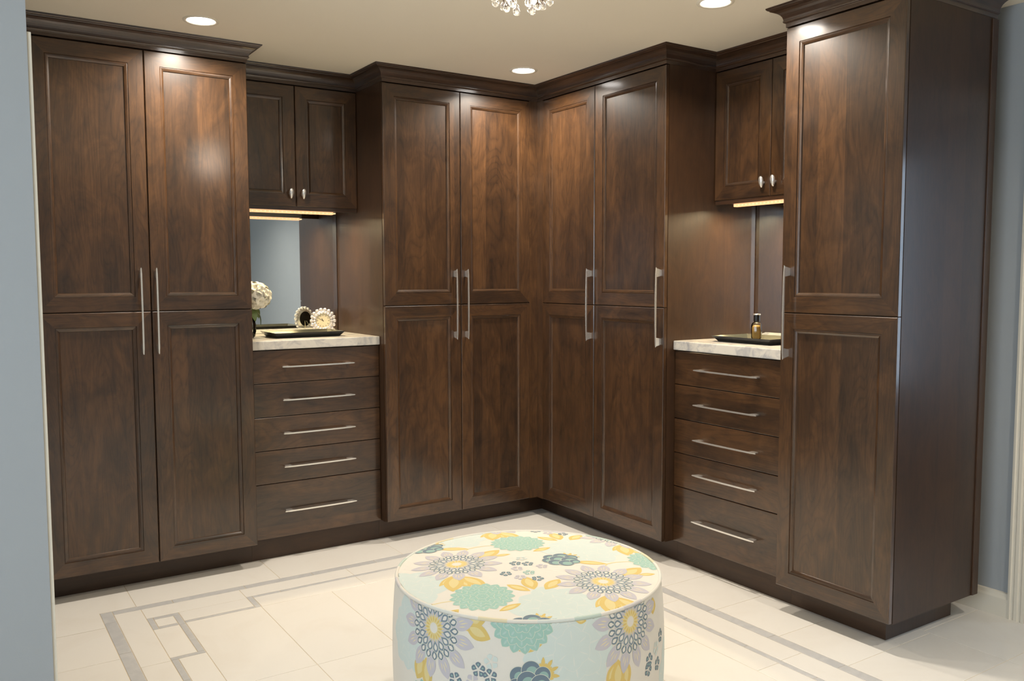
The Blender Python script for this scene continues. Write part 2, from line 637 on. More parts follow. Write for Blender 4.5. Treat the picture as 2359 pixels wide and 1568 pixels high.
# left key: square ring, uprights and steps
strip(-2.197, -2.173, -0.363, -0.497)
strip(-2.173, -2.073, -0.363, -0.389)
strip(-2.173, -2.099, -0.473, -0.497)
strip(-2.099, -2.073, -0.389, -0.500)
strip(-2.099, -2.073, -0.500, -0.797)
strip(TLa, -2.073, -0.797, -0.820)
tile(-2.173, -2.099, -0.389, -0.473)
tile(-2.197, -2.099, -0.497, -0.797)
run(strip, (TLa, TLb), [-0.820, -1.01, -1.32, -1.64, -1.96, -2.28, -2.60, -2.90, -3.17], 'y')
run(tile, (LI, TLa), [WI, -0.823, -1.42, -2.02, -2.62, FI], 'y')
tile(TLa, -1.79, WI, -0.363)
tile(-2.073, -1.79, -0.363, -0.468)
strip(-2.073, -1.79, -0.468, -0.490)
strip(-1.79, -1.765, T1a, -0.490)
# right key, the same shape mirrored
KX = -0.785
strip(KX - 0.025, KX, T1a, -0.490)
strip(KX, -0.498, -0.468, -0.490)
strip(TRb, TRa, -0.363, -0.497)
strip(-0.498, TRb, -0.363, -0.389)
strip(-0.474, TRb, -0.473, -0.497)
strip(-0.498, -0.474, -0.389, -0.797)
strip(-0.498, TRa, -0.797, -0.820)
tile(-0.474, TRb, -0.389, -0.473)
tile(-0.474, TRa, -0.497, -0.797)
tile(KX, TRa, WI, -0.363)
tile(KX, -0.498, -0.363, -0.468)
# back thin border and its tiles
run(strip, (T1b, T1a), [-1.765, -1.642, -1.33, -1.02, KX - 0.025], 'x')
run(tile, (T1a, WI), [-1.79, -1.288, KX], 'x')
run(tile, (-0.490, T1b), [-1.765, -1.292, KX - 0.025], 'x')
# right thin border and its tiles
run(strip, (TRb, TRa), [-0.820, -0.96, -1.27, -1.575, -1.89, -2.20, -2.52, -2.84, -3.17], 'y')
run(tile, (TRa, RI), [WI, -0.80, -1.413, -2.044, -2.68, FI], 'y')
run(tile, (-0.498, TRb), [-0.820, -1.42, -2.052, -2.68, -3.17], 'y')
# front closing rows
tile(TLb, -1.27, FI, -3.17)
tile(-1.27, TRa, FI, -3.17)
run(tile, (TLb, -2.073), [-0.820, -1.44, -2.04, -2.64, -3.17], 'y')
# big field tiles
xs = [-2.073, -1.767, -1.455, -1.140, -0.820, -0.498]
ys = [-0.490, -1.146, -1.742, -2.345, -2.95, -3.17]
for i in range(5):
    for j in range(5):
        y0 = ys[j]
        tile(xs[i], xs[i + 1], ys[j + 1], y0)
tile(0.12, 0.312, -2.205, -1.90)
tile(0.312, XW, -2.182, -1.90)
# tiles beyond the border, towards the doorway and the passage
for i, (xa, xb) in enumerate(((RO, 0.312), (0.312, XW), (XW, 1.24), (1.24, 1.76), (1.76, 2.28))):
    run(tile, (xa, xb), [-2.205, -2.495, -2.80, -3.10, -3.46] if i != 1 else [-2.182, -2.495, -2.80, -3.10, -3.46], 'y')
for xa in (-4.4, -3.92, -3.45):
    run(tile, (xa, min(xa + 0.475, -2.97)), [YE, -2.03, -2.505, -2.98, -3.46], 'y')
for k in range(11):
    xa = -4.4 + k * 0.465
    run(tile, (xa, xa + 0.465), [-3.46, -4.10, -4.74, -5.38, -6.02, -6.6], 'y')

# ------------------------------------------------------------------ cabinet parts
FW = 0.062
MP = [(0.0, 0.020), (0.0, 0.0025), (0.0025, 0.0), (FW, 0.0), (FW + 0.0008, 0.0032), (FW + 0.004, 0.0024),
      (FW + 0.009, 0.0032), (FW + 0.0155, 0.0060), (FW + 0.0165, 0.0085), (FW + 0.018, 0.0115)]
dcache = {}


def frame_piece(side, w, h):
    key = (side, round(w, 4), round(h, 4))
    if key in dcache:
        return dcache[key]
    m = MB()
    for (a, ya), (b, yb) in zip(MP, MP[1:]):
        if side == 'L':
            m.quad((a, ya, a), (b, yb, b), (b, yb, h - b), (a, ya, h - a))
        elif side == 'R':
            m.quad((w - a, ya, a), (w - a, ya, h - a), (w - b, yb, h - b), (w - b, yb, b))
        elif side == 'B':
            m.quad((a, ya, a), (w - a, ya, a), (w - b, yb, b), (b, yb, b))
        else:
            m.quad((a, ya, h - a), (b, yb, h - b), (w - b, yb, h - b), (w - a, ya, h - a))
    me = m.mesh('stile' if side in 'LR' else 'rail', M['wood'], grain=2 if side in 'LR' else 0)
    # outward facing (towards -y)
    dcache[key] = me
    return me


def door(parent, x0, x1, z0, z1, y=0.0):
    w, h = x1 - x0, z1 - z0
    key = ('panel', round(w, 4), round(h, 4))
    if key not in dcache:
        m = MB().box(0.012, w - 0.012, 0.0108, 0.0195, 0.012, h - 0.012)
        dcache[key] = m.mesh('door', M['wood'], grain=2)
    d = obj('door', dcache[key], parent, (x0, y, z0))
    for s in 'LR':
        obj('stile', frame_piece(s, w, h), d)
    for s in 'BT':
        obj('rail', frame_piece(s, w, h), d)
    return d


def bar_mesh(L, axis, stand=0.034):
    """flat bar pull, gently bowed, on two broad blade feet; runs from 0 to L along the axis"""
    key = ('bar', round(L, 4), axis)
    if key in dcache:
        return dcache[key]
    m = MB()
    n = 14
    hw = 0.0034

    def P(t, d, s):     # t along, d out from the face, s sideways
        return (s, -d, t) if axis == 'z' else (t, -d, s)
    secs = []
    for i in range(n + 1):
        t = L * i / n
        q = 2 * i / n - 1
        out = stand + 0.004 * (1 - q * q)
        tk = 0.0028 + 0.0035 * (1 - q * q)
        k = 0.45 + 0.55 * min(1.0, (1 - abs(q)) / 0.1)
        secs.append([P(t, out, -hw * k), P(t, out, hw * k), P(t, out - tk, hw * k), P(t, out - tk, -hw * k)])
    for a, b in zip(secs, secs[1:]):
        for k in range(4):
            m.quad(a[k], a[(k + 1) % 4], b[(k + 1) % 4], b[k])
    m.quad(*secs[0])
    m.quad(*secs[-1])
    for t0, t1, e0, e1 in ((0.004, 0.046, 0.012, 0.040), (L - 0.046, L - 0.004, L - 0.040, L - 0.012)):
        pts = [(t0, stand - 0.001), (t1, stand - 0.001), (e1, 0.0), (e0, 0.0)]
        A = [P(t, d, -hw * 0.8) for t, d in pts]
        B = [P(t, d, hw * 0.8) for t, d in pts]
        m.quad(*A)
        m.quad(*B)
        for k in range(4):
            m.quad(A[k], A[(k + 1) % 4], B[(k + 1) % 4], B[k])
    me = m.mesh('pull_handle', M['chrome'])
    dcache[key] = me
    return me


def knob_mesh():
    if 'knob' in dcache:
        return dcache['knob']
    m = MB()
    bm = bmesh.new()
    bmesh.ops.create_uvsphere(bm, u_segments=14, v_segments=10, radius=1)
    for v in bm.verts:
        x, y, z = v.co
        taper = 1.0 + 0.22 * z
        v.co = Vector((x * 0.0120 * taper, y * 0.0095 - 0.0235 - 0.004 * z, z * 0.0265))
    m.add_bm(bm)
    m.tube([(0, 0, -0.002), (0, -0.020, -0.002)], 0.0055, 10)
    dcache['knob'] = m.mesh('knob', M['chrome'], smooth=True)
    return dcache['knob']


HZ0, HZ1 = 1.0485, 1.4255


def tall_cabinet(label, loc, rotz, width, splits, handles, left=0.0, right=None, toe_side=False, depth=BACK):
    """local x runs along the front from 0 to width; the door faces lie on y=0"""
    t = thing('tall_cabinet', label, 'cabinet', loc, rotz, 'tall wardrobe cabinets')
    m = MB().box(0, width, 0.0225, depth, ZB - 0.004, 2.428)
    obj('case', m.mesh('case', M['wood_side'], grain=2), t)
    m = MB().box(0.0, width - (0.078 if toe_side else 0), TOE, depth - 0.01, 0.001, ZB - 0.006)
    obj('toe_kick', m.mesh('toe_kick', M['wood_side'], grain=0), t)
    edges = splits
    for a, b in zip(edges, edges[1:]):
        door(t, a + G, b - G, ZB, ZM - G)
        door(t, a + G, b - G, ZM + G, ZT)
    for hx in handles:
        obj('pull_handle', bar_mesh(HZ1 - HZ0, 'z'), t, (hx, 0, HZ0))
    return t


R90 = -PI / 2
tall_cabinet('dark wood tall cabinet at the far left beside the blue-grey wall', (A0, 0, 0), 0, A1 - A0, [0, AS - A0, A1 - A0],
             [-2.113 - A0, -2.0495 - A0])
tall_cabinet('dark wood tall cabinet left of the inside corner, beside the clock niche', (C0, 0, 0), 0, C1 - C0,
             [0, CS - C0, C1 - C0], [-0.5445 - C0, -0.4755 - C0])
tall_cabinet('dark wood tall cabinet right of the inside corner, beside the perfume niche', (0, D0, 0), R90, D0 - D1,
             [0, D0 - DS, D0 - D1], [D0 + 0.490, D0 + 1.0155])
tF = tall_cabinet('dark wood tall single-door cabinet at the right end of the run', (0, F0, 0), R90, F0 - F1,
                  [0, F0 - F1], [0.0405], toe_side=True, depth=0.56)
m = MB().ebox(F0 - F1 - 0.002, F0 - F1 + 0.006, 0.553, 0.592, ZB - 0.004, 2.36, 0.002)
obj('scribe_strip', m.mesh('scribe_strip', M['wood_side'], grain=2), tF)

# filler post in the inside corner and the piece at the left wall
cf = thing('corner_filler', 'narrow dark wood filler post in the inside corner of the cabinets', 'filler post', (0, 0, 0))
m = MB().box(C1 + 0.0005, 0.018, 0.006, 0.022, ZB - 0.004, 2.40)
obj('filler_board', m.mesh('filler_board', M['wood'], grain=2), cf)
m = MB().box(0.0025, 0.0185, D0 + 0.0005, 0.0055, ZB - 0.004, 2.40)
obj('filler_board', m.mesh('filler_board', M['wood'], grain=2, uvoff=(0.3, 0.7)), cf)
m = MB().box(C1 + 0.0005, TOE + 0.0195, TOE, TOE + 0.02, 0.001, ZB - 0.006)
obj('toe_kick', m.mesh('toe_kick', M['wood_side'], grain=0), cf)
m = MB().box(TOE, TOE + 0.02, D0 + 0.0005, TOE - 0.0005, 0.001, ZB - 0.006)
obj('toe_kick', m.mesh('toe_kick', M['wood_side'], grain=1), cf)
sf = tag(obj('scribe_filler', MB().ebox(XE + 0.002, A0 - 0.003, 0.004, 0.024, 0.001, 2.41, 0.001).mesh('scribe_filler', M['wood'], grain=2)),
         'dark wood filler board between the left wall and the far left cabinet', 'filler board')

DZ = [0.1065, 0.378, 0.5415, 0.706, 0.870, 1.031]


def drawer_base(label, loc, rotz, width):
    t = thing('drawer_cabinet', label, 'cabinet', loc, rotz, 'five-drawer base cabinets')
    m = MB().box(0.001, width - 0.001, DRW + 0.021, BACK - 0.03, ZB - 0.004, 1.0325)
    obj('case', m.mesh('case', M['carcass'], grain=2), t)
    m = MB().box(0.0005, width - 0.0005, TOE, TOE + 0.02, 0.001, ZB - 0.006)
    obj('toe_kick', m.mesh('toe_kick', M['wood_side'], grain=0), t)
    for k in range(5):
        z0, z1 = DZ[k] + G, DZ[k + 1] - G
        m = MB().ebox(0.002, width - 0.002, 0, 0.02, 0, z1 - z0, 0.002)
        d = obj('drawer', m.mesh('drawer', M['wood'], grain=0), t, (0, DRW, z0))
        obj('pull_handle', bar_mesh(0.374, 'x'), d, (width / 2 - 0.187, 0, (z1 - z0) / 2 - (0.0 if k else 0.003)))
    return t


drawer_base('five-drawer dark wood cabinet under the clock and flower niche', (A1, 0, 0), 0, C0 - A1)
drawer_base('five-drawer dark wood cabinet under the perfume bottle niche', (0, D1, 0), R90, D1 - F0)


def upper_cabinet(label, loc, rotz, width):
    t = thing('wall_cabinet', label, 'cabinet', loc, rotz, 'two-door wall cabinets over the niches')
    m = MB().box(0.001, width - 0.001, UP + 0.0225, BACK, 1.765, 2.428)
    obj('case', m.mesh('case', M['carcass'], grain=2), t)
    m = MB().ebox(0.001, width - 0.001, UP + 0.006, UP + 0.024, 1.7275, 1.7645, 0.0015)
    obj('light_rail', m.mesh('light_rail', M['wood_crown'], grain=0), t)
    for a, b, kx in ((0.002, width / 2 - G, width / 2 - 0.033), (width / 2 + G, width - 0.002, width / 2 + 0.033)):
        d = door(t, a, b, 1.748, ZT, UP)
        obj('knob', knob_mesh(), d, (kx - a, 0, 1.811 - 1.748))
    return t


upper_cabinet('two-door dark wood wall cabinet above the clock and flower niche', (A1, 0, 0), 0, C0 - A1)
upper_cabinet('two-door dark wood wall cabinet above the perfume bottle niche', (0, D1, 0), R90, D1 - F0)


def countertop(label, loc, rotz, width):
    m = MB().ebox(0.0015, width - 0.0015, 0.062, BACK - 0.002, 1.0345, 1.078, 0.004)
    tag(obj('countertop', m.mesh('countertop', M['counter']), None, loc, (0, 0, rotz)), label, 'countertop', 'stone countertops of the niches')


countertop('white and grey stone countertop under the clock and black tray', (A1, 0, 0), 0, C0 - A1)
countertop('white and grey stone countertop under the perfume bottle', (0, D1, 0), R90, D1 - F0)


def niche_mirror(label, loc, rotz, width):
    m = MB()
    x0, x1, z0, z1, y, bv, d = 0.003, width - 0.003, 1.0795, 1.763, 0.6245, 0.022, 0.0022
    o = [(x0, z0), (x1, z0), (x1, z1), (x0, z1)]
    i = [(x0 + bv, z0 + bv), (x1 - bv, z0 + bv), (x1 - bv, z1 - bv), (x0 + bv, z1 - bv)]
    m.quad(*[(a, y, b) for a, b in i])
    for k in range(4):
        l = (k + 1) % 4
        m.quad((o[k][0], y + d, o[k][1]), (o[l][0], y + d, o[l][1]), (i[l][0], y, i[l][1]), (i[k][0], y, i[k][1]))
        m.quad((o[k][0], y + d, o[k][1]), (o[l][0], y + d, o[l][1]), (o[l][0], y + 0.0048, o[l][1]), (o[k][0], y + 0.0048, o[k][1]))
    m.quad(*[(a, y + 0.0048, b) for a, b in o])
    tag(obj('mirror', m.mesh('mirror', M['mirror']), None, loc, (0, 0, rotz)), label, 'mirror', 'niche mirrors')


niche_mirror('frameless mirror with slanted edges behind the clock and white flowers', (A1, 0, 0), 0, C0 - A1)
niche_mirror('frameless mirror with slanted edges behind the perfume bottle', (0, D1, 0), R90, D1 - F0)


def led_bar(label, loc, rotz, x0, x1):
    t = thing('light_bar', label, 'light', loc, rotz, 'under-cabinet light bars')
    m = MB().ebox(x0, x1, 0.354, 0.378, 1.7280, 1.7645, 0.002)
    obj('housing', m.mesh('housing', M['housing']), t)
    m = MB().ebox(x0 + 0.012, x1 - 0.012, 0.3535, 0.3785, 1.7140, 1.7278, 0.003)
    obj('lens', m.mesh('lens', M['led']), t)
    m = MB()
    n = int((x1 - x0) / 0.022)
    for k in range(n):
        m.box(x0 + 0.02 + k * 0.022, x0 + 0.027 + k * 0.022, 0.3530, 0.3790, 1.7185, 1.7235)
    d = obj('led_row', m.mesh('led_row', M['led_dot']), t)
    d['kind'] = 'stuff'
    m = MB().tube([(x1, 0.366, 1.754), (x1 + 0.03, 0.368, 1.744), (x1 + 0.06, 0.40, 1.752), (x1 + 0.09, 0.42, 1.7595)], 0.003, 6)
    obj('cord', m.mesh('cord', M['black']), t)
    area_light('light_bar_glow', ((x0 + x1) / 2, 0.366, 1.711), (0, 0, 0), x1 - x0 - 0.03, 0.02, LED_W, (1.0, 0.79, 0.47), spread=math.radians(171), parent=t)


led_bar('lit under-cabinet bar above the clock and flower niche', (A1, 0, 0), 0, 0.05, C0 - A1 - 0.115)
led_bar('lit under-cabinet bar above the perfume bottle niche', (0, D1, 0), R90, 0.085, D1 - F0 - 0.14)

# ------------------------------------------------------------------ crown moulding, mitred along the whole run
CP = [(-0.012, 2.3625), (0.0015, 2.3625), (0.0015, 2.377), (0.003, 2.3785), (0.0075, 2.3795), (0.0105, 2.383), (0.0105, 2.3865), (0.0085, 2.388),
      (0.0095, 2.395), (0.0125, 2.4035), (0.018, 2.411), (0.026, 2.4175), (0.036, 2.4225), (0.046, 2.4255), (0.0475, 2.4285),
      (0.052, 2.430), (0.0565, 2.434), (0.058, 2.4395)]
path = [(XE, 0), (A1, 0), (A1, UP), (C0, UP), (C0, 0), (0, 0), (0, D1), (UP, D1), (UP, F0), (0, F0), (0, F1), (0.59, F1)]
nrm = [(0, -1), (1, 0), (0, -1), (-1, 0), (0, -1), (-1, 0), (0, -1), (-1, 0), (0, 1), (-1, 0), (0, -1)]
crown = bpy.data.objects.new('trim_4', None)
COL.objects.link(crown)
tag(crown, 'dark wood crown moulding stepping along the tops of the cabinets', None, None, 'structure')


def offs(i):
    n = []
    if i > 0:
        n.append(nrm[i - 1])
    if i < len(nrm):
        n.append(nrm[i])
    return Vector((sum(a for a, b in n), sum(b for a, b in n)))


for i in range(len(nrm)):
    p, q = Vector(path[i]), Vector(path[i + 1])
    op, oq = offs(i), offs(i + 1)
    m = MB()
    A = [(p.x + op.x * o, p.y + op.y * o, z) for o, z in CP]
    B = [(q.x + oq.x * o, q.y + oq.y * o, z) for o, z in CP]
    for k in range(len(CP) - 1):
        m.quad(A[k], B[k], B[k + 1], A[k + 1])
    if i == len(nrm) - 1:
        m.quad(*(B + [(B[0][0], B[0][1], ZC - 0.0005)]))
    obj('moulding_length', m.mesh('moulding_length', M['wood_crown'], grain=0 if abs(p.y - q.y) < 1e-6 else 1, uvoff=(0.37 * i, 0.9 * i)), crown)

# ------------------------------------------------------------------ ceiling lights


def can_light(label, x, y):
    t = thing('recessed_light', label, 'light', (x, y, ZC), 0, 'recessed ceiling lights')
    m = MB().lathe([(0.055, 0.012), (0.056, -0.002), (0.061, -0.0045), (0.071, -0.003), (0.0725, 0.0)], n=40, cap0=False, cap1=False)
    obj('trim_ring', m.mesh('trim_ring', M['can_trim'], smooth=True), t)
    m = MB().lathe([(0.0555, -0.0012), (0.03, -0.0022), (0.001, -0.0028)], n=40)
    obj('lens', m.mesh('lens', M['can_glow'], smooth=True), t)
    area_light('recessed_glow', (0, 0, -0.006), (0, 0, 0), 0.105, 0.105, CAN_W, WARM, 'DISK', math.radians(150), t)


can_light('recessed ceiling light above the far left tall cabinet', -1.895, -0.283)
can_light('recessed ceiling light in front of the inside corner', -0.294, -0.294)
can_light('recessed ceiling light above the perfume niche, before the end cabinet', -0.287, -1.607)
can_light('added fill light near the front wall, built like the recessed lights, outside the picture', -0.29, -5.1)  # added lamp, unseen: brightens the wall reflected in the left mirror
can_light('added fill light before the doorway, built like the recessed lights, outside the picture', -0.30, -3.75)  # added lamp, unseen: lifts the floor beside the end cabinet

# crystal flush-mount fixture above the ottoman: only its lowest drops reach into the picture
CX, CY = -1.337, -1.825
ch = thing('crystal_chandelier', 'small crystal ceiling fixture with hanging glass ball drops', 'chandelier', (CX, CY, ZC))
m = MB().lathe([(0.11, 0.0), (0.115, -0.012), (0.09, -0.026), (0.03, -0.034)], n=32)
obj('canopy', m.mesh('canopy', M['chrome'], smooth=True), ch)
m = MB().tube([(0, 0, -0.03), (0, 0, -0.19)], 0.008, 10)
for rr, z in ((0.165, -0.07), (0.125, -0.12), (0.085, -0.165), (0.045, -0.185)):
    m.tube([(rr * math.cos(2 * PI * k / 40), rr * math.sin(2 * PI * k / 40), z) for k in range(40)], 0.0028, 6, closed=True)
for k in range(4):
    a = k * PI / 2
    m.tube([(0, 0, -0.06), (0.165 * math.cos(a), 0.165 * math.sin(a), -0.07)], 0.002, 6)
    m.tube([(0, 0, -0.15), (0.085 * math.cos(a), 0.085 * math.sin(a), -0.165)], 0.002, 6)
obj('frame', m.mesh('frame', M['chrome'], smooth=True), ch)
md = MB().lathe([(0.0006, 0.030), (0.0010, 0.024), (0.0017, 0.017), (0.0042, 0.010), (0.0083, 0.0045), (0.0102, -0.0018),
                 (0.0092, -0.0085), (0.0050, -0.0122), (0.0006, -0.0133)], n=14).mesh('drop', M['crystal'], smooth=True)
for rr, z, n in ((0.165, -0.11, 24), (0.125, -0.16, 20), (0.085, -0.226, 12), (0.048, -0.246, 6)):
    for k in range(n):
        a = 2 * PI * (k + 0.3) / n
        obj('drop', md, ch, (rr * math.cos(a), rr * math.sin(a), z), (0, 0, a)).scale = (1.12, 1.12, 1.12)
mw = MB()
for rr, z, n in ((0.165, -0.11, 24), (0.125, -0.16, 20), (0.085, -0.226, 12), (0.048, -0.246, 6)):
    zt = {-0.11: -0.07, -0.16: -0.12, -0.226: -0.165, -0.246: -0.185}[z]
    for k in range(n):
        a = 2 * PI * (k + 0.3) / n
        mw.tube([(rr * math.cos(a), rr * math.sin(a), z + 0.029), (rr * math.cos(a), rr * math.sin(a), zt)], 0.0007, 4)
obj('wire', mw.mesh('wire', M['chrome']), ch)
mbulb = MB().lathe([(0.004, 0.02), (0.010, 0.010), (0.012, 0.0), (0.009, -0.011), (0.002, -0.016)], n=14).mesh('bulb', emit_mat('bulb_glow', (1.0, 0.86, 0.66), 30.0), smooth=True)
for k in range(5):
    a = 2 * PI * k / 5 + 0.4
    obj('bulb', mbulb, ch, (0.058 * math.cos(a), 0.058 * math.sin(a), -0.213))
ld = bpy.data.lights.new('chandelier_glow', 'POINT')
ld.energy = CHAND_W
ld.color = WARM
ld.shadow_soft_size = 0.09
o = bpy.data.objects.new('chandelier_glow', ld)
COL.objects.link(o)
o.location = (0, 0, -0.30)
o.parent = ch

# ------------------------------------------------------------------ things on the counters


def tray(label, loc, rotz, w, d):
    t = thing('tray', label, 'tray', loc, rotz, 'black trays in the niches')
    m = MB()
    h, fl, th = 0.027, 0.024, 0.004
    a, b = w / 2, d / 2

    def ring(x, y, z):
        return [(-x, -y, z), (x, -y, z), (x, y, z), (-x, y, z)]
    R = [ring(a - fl, b - fl, 0.0), ring(a - 0.002, b - 0.002, h - 0.002), ring(a, b, h), ring(a - th, b - th, h)]
    for p, q in zip(R, R[1:]):
        for k in range(4):
            m.quad(p[k], p[(k + 1) % 4], q[(k + 1) % 4], q[k])
    m.quad(*R[0])
    obj('body', m.mesh('body', M['black']), t)
    m = MB()
    p, q = ring(a - th, b - th, h), ring(a - fl - 0.002, b - fl - 0.002, 0.006)
    for k in range(4):
        m.quad(p[k], p[(k + 1) % 4], q[(k + 1) % 4], q[k])
    m.quad(*q)
    obj('inside', m.mesh('inside', M['tray_in']), t)
    return t


tray('black rectangular tray in front of the jewelled clock', (-1.278, 0.305, 1.0782), 0, 0.37, 0.25)
tray('black rectangular tray under the perfume bottle', (0.300, -1.342, 1.0782), R90, 0.345, 0.245)

# jewelled clock
ck = thing('table_clock', 'round table clock ringed with two rows of sparkling crystals', 'clock', (-1.100, 0.475, 1.0782), math.radians(-22))
ZK = 0.068


def disc(m, r, y, n=32, mi=0):
    m.quad(*[(r * math.cos(2 * PI * k / n), y, ZK + r * math.sin(2 * PI * k / n)) for k in range(n)], mi=mi)


def ytube(m, prof, n=32):
    for (r0, y0), (r1, y1) in zip(prof, prof[1:]):
        for k in range(n):
            a, b = 2 * PI * k / n, 2 * PI * (k + 1) / n
            m.quad((r0 * math.cos(a), y0, ZK + r0 * math.sin(a)), (r0 * math.cos(b), y0, ZK + r0 * math.sin(b)),
                   (r1 * math.cos(b), y1, ZK + r1 * math.sin(b)), (r1 * math.cos(a), y1, ZK + r1 * math.sin(a)))


m = MB()
ytube(m, [(0.0375, -0.011), (0.040, -0.012), (0.043, -0.010), (0.0565, -0.004), (0.0565, 0.004), (0.042, 0.010)])
obj('body', m.mesh('body', M['chrome'], smooth=True), ck)
m = MB()
disc(m, 0.0376, -0.0085)
obj('face', m.mesh('face', M['clock_face']), ck)
m = MB()
disc(m, 0.042, 0.0105)
obj('back', m.mesh('back', M['black']), ck)
m = MB()
for k in range(12):
    a = 2 * PI * k / 12
    c, s = math.cos(a), math.sin(a)
    w2 = 0.0012
    pts = [(0.027, -w2), (0.033, -w2), (0.033, w2), (0.027, w2)]
    m.quad(*[(u * c - v * s, -0.0088, ZK + u * s + v * c) for u, v in pts])
obj('hour_marks', m.mesh('hour_marks', M['clock_tick']), ck)
for nm, ln, ang, wd in (('hour_hand', 0.017, math.radians(120), 0.0016), ('minute_hand', 0.027, math.radians(150), 0.0011)):
    m = MB()
    c, s = math.cos(ang), math.sin(ang)
    pts = [(-0.004, -wd), (ln * 0.8, -wd), (ln, 0), (ln * 0.8, wd), (-0.004, wd)]
    m.quad(*[(u * c - v * s, -0.0094, ZK + u * s + v * c) for u, v in pts])
    obj(nm, m.mesh(nm, M['clock_tick']), ck)
m = MB()
for rr, br, n, y in ((0.0612, 0.0102, 18, -0.002), (0.0460, 0.0066, 20, -0.010)):
    for k in range(n):
        a = 2 * PI * k / n
        bm = bmesh.new()
        bmesh.ops.create_icosphere(bm, subdivisions=2, radius=br)
        for v in bm.verts:
            v.co += Vector((rr * math.cos(a), y, ZK + rr * math.sin(a)))
        m.add_bm(bm)
cb = obj('crystals', m.mesh('crystals', M['gem']), ck)
cb['kind'] = 'stuff'
m = MB().tube([(-0.024, 0.038, 0.003), (-0.006, 0.012, 0.055)], 0.002, 6).tube([(0.024, 0.038, 0.003), (0.006, 0.012, 0.055)], 0.002, 6)
m.tube([(-0.03, 0.038, 0.0025), (0.03, 0.038, 0.0025)], 0.0022, 6)
obj('stand', m.mesh('stand', M['gold']), ck)

# glass vase with a white hydrangea, half hidden by the far left cabinet
VX, VY = -1.552, 0.335
m = MB().lathe([(0.026, 0.0), (0.034, 0.006), (0.040, 0.035), (0.040, 0.065), (0.033, 0.095), (0.030, 0.112), (0.028, 0.112), (0.031, 0.095),
                (0.0375, 0.065), (0.0375, 0.036), (0.030, 0.010)], n=28)
tag(obj('vase', m.mesh('vase', M['glass'], smooth=True), None, (VX, VY, 1.0785)), 'clear glass vase holding the white flowers in the left niche', 'vase')
hy = thing('hydrangea', 'white hydrangea bloom with green leaves in the glass vase', 'flower', (VX, VY, 1.094))
m = MB().tube([(0.0, 0, 0.0), (0.002, 0, 0.08), (0.016, 0, 0.14), (0.026, 0, 0.19)], 0.0035, 7)
obj('stem', m.mesh('stem', M['leaf'], smooth=True), hy)
m = MB()
for k in range(4):
    a = k * PI / 2
    ca, sa = math.cos(a), math.sin(a)
    pts = []
    for j in range(9):
        t = j / 8
        ww = 0.0105 * math.sin(PI * (0.12 + 0.80 * t))
        pts.append((0.001 + 0.017 * t, ww, 0.004 * math.sin(PI * t) + 0.002 * t))
    top = [(x * ca - y * sa, x * sa + y * ca, z) for x, y, z in pts]
    bot = [(x * ca + y * sa, x * sa - y * ca, z) for x, y, z in pts]
    mid = [(x * ca, x * sa, z - 0.0022) for x, y, z in pts]
    for j in range(8):
        m.quad(top[j], top[j + 1], mid[j + 1], mid[j])
        m.quad(mid[j], mid[j + 1], bot[j + 1], bot[j])
m.sphere((0, 0, 0.0005), 0.0025, 6, 4)
fm = m.mesh('floret', M['petal'], smooth=True)
BC = Vector((0.030, 0.0, 0.196))
nf = 72
for k in range(nf):
    zz = 1 - 1.72 * (k + 0.5) / nf
    ph = k * 2.399963
    rr = math.sqrt(max(0, 1 - zz * zz))
    d = Vector((rr * math.cos(ph), rr * math.sin(ph), zz))
    jit = 1 + random.uniform(-0.09, 0.07)
    loc = BC + Vector((d.x * 0.080, d.y * 0.080, d.z * 0.066)) * jit
    q = d.to_track_quat('Z', 'Y')
    e = (q.to_matrix().to_4x4() @ Matrix.Rotation(random.uniform(0, PI), 4, 'Z')).to_euler()
    o = obj('floret', fm, hy, loc, e)
    o.scale = (random.uniform(1.25, 1.6),) * 3
for (dx, dy, dz, az, tilt, L) in ((0.02, -0.01, 0.128, -0.15, 0.75, 0.085), (0.005, -0.015, 0.130, -1.3, 0.5, 0.075), (0.02, 0.01, 0.135, 0.7, 0.35, 0.085)):
    m = MB()
    pts = []
    for j in range(11):
        t = j / 10
        ww = 0.022 * math.sin(PI * min(1, t * 0.97 + 0.03)) ** 0.8
        pts.append((L * t, ww, 0.012 * math.sin(PI * t) - 0.03 * t * t))
    for j in range(10):
        a, b = pts[j], pts[j + 1]
        m.quad((a[0], a[1], a[2]), (b[0], b[1], b[2]), (b[0], 0, b[2] - 0.004), (a[0], 0, a[2] - 0.004))
        m.quad((a[0], 0, a[2] - 0.004), (b[0], 0, b[2] - 0.004), (b[0], -b[1], b[2]), (a[0], -a[1], a[2]))
    obj('leaf', m.mesh('leaf', M['leaf'], smooth=True), hy, (dx, dy, dz), (0, tilt, az))

# perfume bottle
bt = thing('perfume_bottle', 'amber glass perfume bottle with a black cap on the right tray', 'bottle', (0.345, -1.295, 1.0846), math.radians(35))
m = MB()
bm = bmesh.new()
bmesh.ops.create_cube(bm, size=1)
for v in bm.verts:
    v.co = Vector((v.co.x * 0.066, v.co.y * 0.046, v.co.z * 0.085 + 0.0427))
bmesh.ops.bevel(bm, geom=list(bm.edges), offset=0.016, segments=4, affect='EDGES', profile=0.5)
m.add_bm(bm)
m.lathe([(0.013, 0.082), (0.0115, 0.090)], n=18)
obj('glass_body', m.mesh('glass_body', M['glass'], smooth=True), bt)
m = MB()
bm = bmesh.new()
bmesh.ops.create_cube(bm, size=1)
for v in bm.verts:
    v.co = Vector((v.co.x * 0.058, v.co.y * 0.038, v.co.z * 0.066 + 0.038))
bmesh.ops.bevel(bm, geom=list(bm.edges), offset=0.012, segments=3, affect='EDGES', profile=0.5)
m.add_bm(bm)
obj('liquid', m.mesh('liquid', M['amber'], smooth=True), bt)
